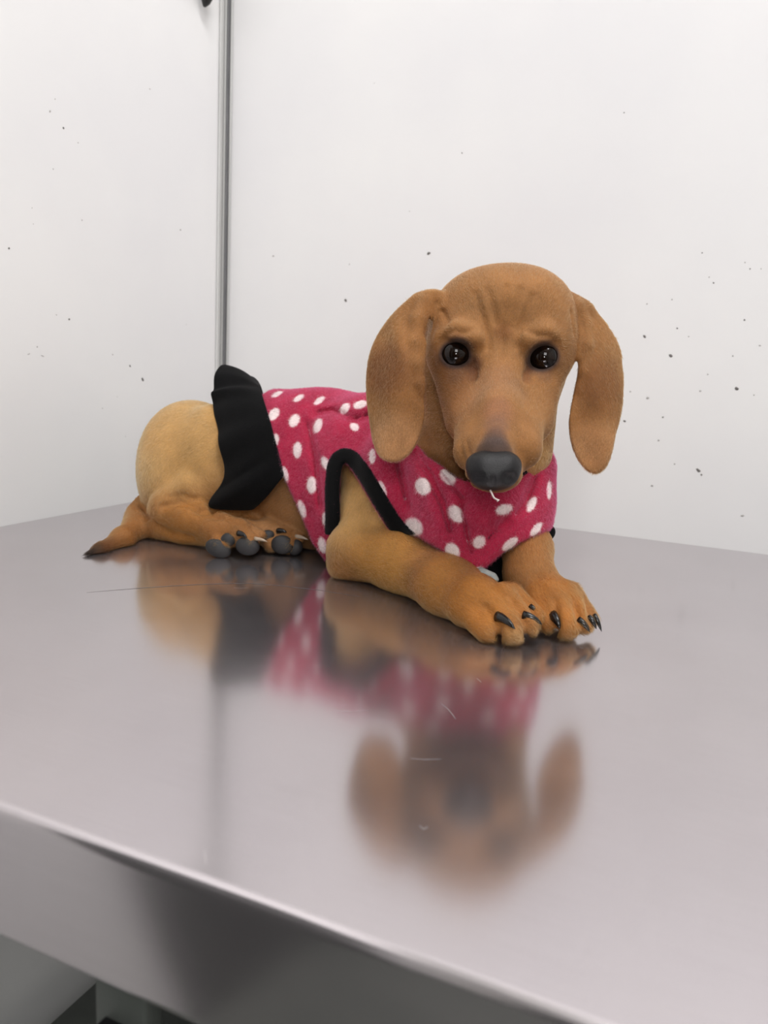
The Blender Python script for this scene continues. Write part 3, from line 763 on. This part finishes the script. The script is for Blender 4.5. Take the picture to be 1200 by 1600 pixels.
CO.fn(hem_d, op='x', k=.003)
CO.fn(lambda p: np.minimum((p-n1.astype(np.float32))@nn.astype(np.float32), ((.705-proj(p)[2])*.9)).astype(np.float32), op='x', k=.003)
CO.fn(lambda p: .0025-p[:, 2], op='x', k=.002)
CO.fn(arm_d, op='c', k=.003)
CO.fn(front_d, op='c', k=.003)
V, F = surface(CO, (.25, -.50, -.003), (.66, -.12, .20), .0014)
print('coat', len(V))
# spots: flat print of the fleece, white ovals where the photograph has them, a loose lattice elsewhere
DOTS = [(428,647,8,11,.5),(460,657,8,11,.4),(497,665,7,12,.25),(433,616,5,9,1.0),(467,622,5,9,.9),(499,626,5,10,.8),(479,604,3,9,1.3),(513,606,3,9,1.3),(549,611,3,9,1.4),(539,638,7,10,.6),(563,632,7,11,1.2),
        (431,687,5,10,0),(465,703,7,13,0),(509,724,6,12,-.5),(487,758,8,13,0),(511,812,8,13,-.1),(504,852,7,13,-.15),(472,795,6,14,-.3),(445,742,6,13,-.2),(554,667,6,8,-.7),(582,713,5,12,0),(597,765,6,14,-.3),
        (647,823,12,15,-.5),(661,760,11,14,-.4),(700,745,9,14,-.6),(662,700,5,8,-.8),(713,803,10,15,-.6),(707,861,10,13,-.5),(749,847,9,11,.7),(788,796,14,8,-.25),(831,788,6,14,.6),(797,850,7,15,.9),
        (838,827,6,14,.8),(858,766,5,14,.1),(742,892,5,14,1.2),(850,722,4,10,.3)]
hit, dep = march(CO, [d[0] for d in DOTS], [d[1] for d in DOTS])
DC = []; DR = []
for (x, y, rx, ry, ro), h_, d_ in zip(DOTS, hit, dep):
    if d_ > 1.0: continue
    DC.append((h_, rx*d_/FPX, ry*d_/FPX, ro))
mask = np.zeros(len(V)); hid = proj(V)
for (c0, a_, b_, ro) in DC:
    q = (V-c0)@RC.T; cr, sr = math.cos(ro), math.sin(ro)
    u = (q[:, 0]*cr+q[:, 1]*sr)/a_; v = (-q[:, 0]*sr+q[:, 1]*cr)/b_
    e = np.sqrt(u*u+v*v)
    mask = np.maximum(mask, (1-smoothstep(.88, 1.12, e))*(np.abs(q[:, 2]) < .02))
nrm = normals(CO, V)
back = ((nrm*(V-CAM)).sum(1) > .0)            # side away from the photograph: the print simply goes on
gx = (V-hemA)@np.array([.93, -.35, 0]); gz = V[:, 2]
la = np.floor(gx/.022); off = (la % 2)*.5
fx = (gx/.022-la-.5)*.022; lz = gz/.024+off; fz = (lz-np.floor(lz)-.5)*.024
e = np.sqrt((fx/.0045)**2+(fz/.006)**2)
mask = np.where(back, 1-smoothstep(.85, 1.15, e), mask)
pink = np.array(srgb(158, 32, 62)); wht = np.array(srgb(228, 212, 210))
Cc = pink+(wht-pink)*mask[:, None]
M_fleece = mat('pink_spotted_fleece', (.6, .1, .2), .9)
fur_nodes(M_fleece); M_fleece.node_tree.nodes['Principled BSDF'].inputs['Sheen Tint'].default_value = (1, .6, .75, 1)
M_fleece.node_tree.nodes['Principled BSDF'].inputs['Sheen Weight'].default_value = .15
M_black = mat('black_fleece', srgb(9, 9, 10), .95); noise_bump(M_black, 700, .4, .0008)
M_black.node_tree.nodes['Principled BSDF'].inputs['Specular IOR Level'].default_value = .12
M_black.node_tree.nodes['Principled BSDF'].inputs['Sheen Weight'].default_value = .03
coat = mesh_obj('coat', V, F, M_fleece); set_hue(coat, Cc); adopt(coat, DOG)
coat['label'] = 'deep pink fleece dog coat printed with white oval spots'
CV, CF, CC = V, F, Cc

# black binding round the armhole: a soft roll laid on the shell
def arm_band(p):
    x, y, z = proj(p); a = poly_sd(x, y, armq)*z/FPX
    return a
BD = Field()
BD.fn(lambda p: T(p)-.0022, op='u', k=.001)
BD.fn(lambda p: -(T(p)+TH+.001), op='x', k=.001)
BD.fn(lambda p: (np.abs(arm_band(p)-.0068)-.0074).astype(np.float32), op='x', k=.006)
BD.fn(lambda p: (proj(p)[2]-.75).astype(np.float32), op='x', k=.001)
BD.fn(lambda p: (proj(p)[1]-836).astype(np.float32)*.0005, op='x', k=.002)
c = P(570, 760, .70)
V, F = surface(BD, (.30, -.46, 0), (.52, -.24, .19), .0012)
o = mesh_obj('binding_or_shade_fill', V, F, M_black); adopt(o, coat); o['label'] = 'black fleece binding round the near armhole'
# black lining showing at the neckline and at the far armhole
NK = Field()
NK.fn(lambda p: T(p)+.0010, op='u', k=.001); NK.fn(lambda p: -(T(p)+.0065), op='x', k=.001)
NK.fn(lambda p: (np.abs((p-n1.astype(np.float32))@nn.astype(np.float32)-.0005)-.0045).astype(np.float32), op='x', k=.002)
NK.fn(lambda p: ((p-hemA.astype(np.float32))@hn.astype(np.float32))+.10, op='x', k=.003)
NK.fn(lambda p: ((752-proj(p)[0])*.0005).astype(np.float32), op='x', k=.002)
NK.fn(lambda p: (proj(p)[2]-.70).astype(np.float32), op='x', k=.002)
V, F = surface(NK, (.25, -.50, -.003), (.66, -.12, .20), .0014)
o = mesh_obj('collar_lining', V, F, M_black); adopt(o, coat); o['label'] = 'black lining edge of the neckline'

# ruffle: a flared black skirt sewn along the hem
def catmull(pts, n):
    pts = np.array(pts, float); out = []
    q = np.vstack([2*pts[0]-pts[1], pts, 2*pts[-1]-pts[-2]])
    for t in np.linspace(0, len(pts)-1-1e-9, n):
        i = int(t); u = t-i; a, b, c, d = q[i:i+4]
        out.append(.5*((2*b)+(-a+c)*u+(2*a-5*b+4*c-d)*u*u+(-a+3*b-3*c+d)*u**3))
    return np.array(out)
seam = [(444,742),(439,718),(431,690),(422,656),(412,624),(407,607)]
outr = [(396,795),(326,790),(352,742),(339,680),(334,634),(331,604)]
_, sd = march(T, [a[0]+4 for a in seam], [a[1]+2 for a in seam]); _, od = march(B, [a[0]+3 for a in outr], [a[1] for a in outr])
sd = np.minimum(sd, .785); od = np.minimum(od, .80)
print('seam', sd, 'outer', od)
S3 = [P(x, y, d+.001) for (x, y), d in zip(seam, sd)]; O3 = [P(x, y, d-.006) for (x, y), d in zip(outr, od)]
S3 += [P(404, 603, .800), P(406, 604, .830), P(412, 625, .858), P(420, 665, .875), P(430, 710, .880)]
O3 += [P(345, 575, .818), P(384, 586, .850), P(400, 600, .885), P(388, 640, .905), P(388, 680, .905)]
S3 = catmull(S3, 120); O3 = catmull(O3, 120)
V = []; F = []; nv = 16; cen = P(400, 720, .82)
for i in range(120):
    u = i/119
    for j in range(nv):
        v = j/(nv-1); p = S3[i]*(1-v)+O3[i]*v
        n_ = p-cen; n_ /= np.linalg.norm(n_)
        w = .0030*math.sin(u*34)+.0014*math.sin(u*71+1)
        V.append(p+n_*(.006*math.sin(math.pi*v)*.7+w*v*(1-.2*v)))
for i in range(119):
    for j in range(nv-1): F.append((i*nv+j, (i+1)*nv+j, (i+1)*nv+j+1, i*nv+j+1))
ruf = mesh_obj('ruffle', V, F, M_black); adopt(ruf, coat); ruf['label'] = 'black fleece ruffle sewn along the rear hem'
md = ruf.modifiers.new('thick', 'SOLIDIFY'); md.thickness = .0022; md.offset = 0
md = ruf.modifiers.new('soft', 'SUBSURF'); md.levels = 1; md.render_levels = 1

# small grey-white tag under the front hem, thread at the lip
M_tag = mat('pale_tag', srgb(140, 146, 144), .45); noise_colour(M_tag, 200, srgb(128, 134, 132), srgb(150, 155, 152))
f_ = Field(); f_.chain([(752, 894, .592, 7.5), (769, 902, .590, 8)], k=.003); f_.ell(774, 906, .590, 5, 3, .004, k=.003)
c = P(762, 898, .591); V, F = surface(f_, c-.016, c+.016, .0006); o = mesh_obj('hanging_tag', V, F, M_tag); adopt(o, coat); o['label'] = 'small grey-white tag hanging under the front hem'
f_ = Field(); f_.chain([(730, 890, .598, 10), (752, 896, .594, 7.5)], k=.003)
c = P(740, 893, .596); V, F = surface(f_, c-.018, c+.018, .0007); o = mesh_obj('tag_clip', V, F, M_black); adopt(o, coat)
f_ = Field(); f_.chain([(742, 884, .632, 16), (790, 862, .645, 24), (835, 838, .650, 22), (856, 831, .648, 12)], k=.006)  # far armhole trim, continued as black fill standing in for shade under the chest
f_.chain([(755, 896, .632, 13), (784, 906, .640, 17), (800, 884, .645, 24)], k=.006)  # lower part of the black fill for that shaded gap
V, F = surface(f_, P(790, 862, .645)-np.array([.06, .06, .04]), P(790, 862, .645)+np.array([.06, .06, .04]), .0012); o = mesh_obj('binding_or_shade_fill', V, F, M_black); adopt(o, coat)
M_thread = mat('white_thread', srgb(205, 190, 186), .8); noise_bump(M_thread, 3000, .3)
V, F = tube(catmull([P(766, 766, .510), P(769, 772, .508), P(772, 778, .5075), P(777, 781, .5075), P(779, 783, .5075)], 14), [.0006]*11+[.0010, .0012, .0008], 8)
th = mesh_obj('thread', V, F, M_thread)
tag(th, 'short white thread dangling from the puppy lip under its nose', 'thread')

# ------------------------------------------------------------------ hair
def hair(name, V, F, C_, fld, count, length, width, dirf, lift, parent, m, jit=.25, sel=None, curl=.0, tint=1.0):
    A = V[F[:, 0]]; Bq = V[F[:, 1]]; Cq = V[F[:, 2]]; Dq = V[F[:, 3]]
    ar = np.linalg.norm(np.cross(Cq-A, Dq-Bq), axis=1)*.5
    if sel is not None: ar = ar*sel((A+Cq)*.5)
    idx_ = RNG.choice(len(F), count, p=ar/ar.sum())
    u = RNG.random((count, 1)); v = RNG.random((count, 1))
    R_ = (A[idx_]*(1-u)+Bq[idx_]*u)*(1-v)+(Dq[idx_]*(1-u)+Cq[idx_]*u)*v
    Ch = C_[F[idx_, 0]]
    n_ = normals(fld, R_)
    d = dirf(R_)+RNG.normal(0, jit, (count, 3))
    d = d-n_*(d*n_).sum(1)[:, None]; d /= np.maximum(np.linalg.norm(d, axis=1), 1e-6)[:, None]
    ln = (length(R_) if callable(length) else length)*RNG.uniform(.6, 1.25, count)
    ln = np.broadcast_to(ln, (count,))[:, None]
    K = 4; pts = np.zeros((count, K, 3))
    for k in range(K):
        t = k/(K-1); pts[:, k] = R_-n_*.0003+d*ln*t+n_*ln*lift*math.sin(t*math.pi*.5)*(1-.35*t)+RNG.normal(0, curl, (count, 3))*t
    pts[:, :, 2] = np.maximum(pts[:, :, 2], .0003)
    hc = bpy.data.hair_curves.new(name); hc.add_curves([K]*count)
    hc.attributes['position'].data.foreach_set('vector', pts.astype(np.float32).ravel())
    ra = np.tile(np.array([1, .85, .6, .15])*width*.5, count).astype(np.float32)
    at_ = hc.attributes.get('radius') or hc.attributes.new('radius', 'FLOAT', 'POINT'); at_.data.foreach_set('value', ra)
    at_ = hc.attributes.new('hue', 'FLOAT_COLOR', 'CURVE')
    rv = RNG.uniform(.62, 1.30, (count, 1))
    at_.data.foreach_set('color', np.concatenate([np.clip(Ch*rv*tint, 0, 1), np.ones((count, 1))], 1).astype(np.float32).ravel())
    o = bpy.data.objects.new(name, hc); COL.objects.link(o); hc.materials.append(m); adopt(o, parent); o['kind'] = 'stuff'
    return o
def hair_mat(name, rough=.45):
    m = bpy.data.materials.new(name); m.use_nodes = True; nt = m.node_tree; nt.nodes.remove(nt.nodes['Principled BSDF'])
    h = N(m, 'ShaderNodeBsdfHairPrincipled'); h.parametrization = 'COLOR'; h.inputs['Roughness'].default_value = rough; h.inputs['Radial Roughness'].default_value = .6
    at_ = N(m, 'ShaderNodeAttribute'); at_.attribute_name = 'hue'
    L(m, at_.outputs['Color'], h.inputs['Color']); L(m, h.outputs[0], nt.nodes['Material Output'].inputs[0]); return m
M_hair = hair_mat('tan_hair'); M_pile = hair_mat('fleece_pile', .6)
anch = [(P(300, 680, .8), P(300, 680, .8)-P(360, 640, .8)), (P(240, 760, .8), P(240, 800, .8)-P(250, 740, .8)), (P(330, 820, .77), P(360, 830, .76)-P(290, 810, .78)), (P(170, 850, .74), P(122, 872, .71)-P(200, 840, .77)),
        (P(440, 790, .76), P(400, 790, .78)-P(470, 740, .76)), (P(545, 780, .68), P(545, 860, .68)-P(555, 740, .68)), (P(620, 880, .65), P(700, 915, .60)-P(560, 860, .68)), (P(770, 950, .55), P(810, 980, .54)-P(735, 935, .57)),
        (P(825, 880, .60), P(826, 900, .60)-P(815, 830, .63)), (P(885, 950, .56), P(905, 980, .55)-P(860, 925, .57)),
        (P(775, 700, .52), P(778, 640, .55)-P(772, 720, .52)), (P(735, 720, .54), P(715, 680, .57)-P(745, 740, .54)), (P(820, 715, .54), P(845, 680, .57)-P(805, 740, .54)), (P(785, 600, .57), P(785, 540, .57)-P(780, 620, .56)),
        (P(785, 480, .57), P(785, 430, .60)-P(785, 520, .57)), (P(715, 480, .59), P(690, 440, .62)-P(730, 520, .58)), (P(850, 480, .59), P(880, 450, .62)-P(840, 520, .58)), (P(700, 600, .60), P(670, 600, .63)-P(730, 590, .58)), (P(870, 600, .60), P(890, 600, .63)-P(845, 590, .58)),
        (P(615, 560, .59), P(600, 640, .59)-P(640, 480, .60)), (P(615, 680, .59), P(612, 720, .59)-P(612, 600, .59)), (P(940, 560, .60), P(945, 640, .60)-P(915, 480, .61)), (P(930, 690, .60), P(928, 730, .60)-P(940, 600, .60))]
AP = np.array([a for a, b in anch]); AD = np.array([b/np.linalg.norm(b) for a, b in anch])
def flow(R_):
    w = np.exp(-((R_[:, None, :]-AP[None])**2).sum(2)/(2*.022**2))+1e-9
    d = w@AD; return d/np.maximum(np.linalg.norm(d, axis=1), 1e-6)[:, None]
def flen(R_):
    x, y, z = proj(R_); head = (R_[:, 2] > .09) & (z < .66) & (x > 560)
    muz = np.linalg.norm(R_-P(773, 700, .53), axis=1) < .035
    return np.where(muz, .0018, np.where(head, .0030, .0045))
edist = [P(x, y, dd) for x, y, dd, rl in EYES]; nosec = P(771, 735, .512)
def fsel(R_):
    w = np.ones(len(R_))
    for e in edist: w *= (np.linalg.norm(R_-e, axis=1) > .0135)
    w *= np.linalg.norm((R_-nosec), axis=1) > .018
    w *= ~((T(R_.astype(np.float32)) < -.004) & (np.abs(proj(R_)[1]-700) < 160) & (proj(R_)[2] > .64) & (proj(R_)[0] > 460) & (proj(R_)[0] < 530))
    return w
hair('fur', BV, BF, BC, B, 420000, flen, .00013, flow, .30, body, M_hair, jit=.18, sel=fsel, tint=np.array([.95, .88, .74]))
hair('fleece_pile', CV, CF, CC, CO, 220000, .0032, .00014, lambda p: np.tile(np.array([-.3, -.1, -.7]), (len(p), 1)), .55, coat, M_pile, jit=.6, curl=.0003)
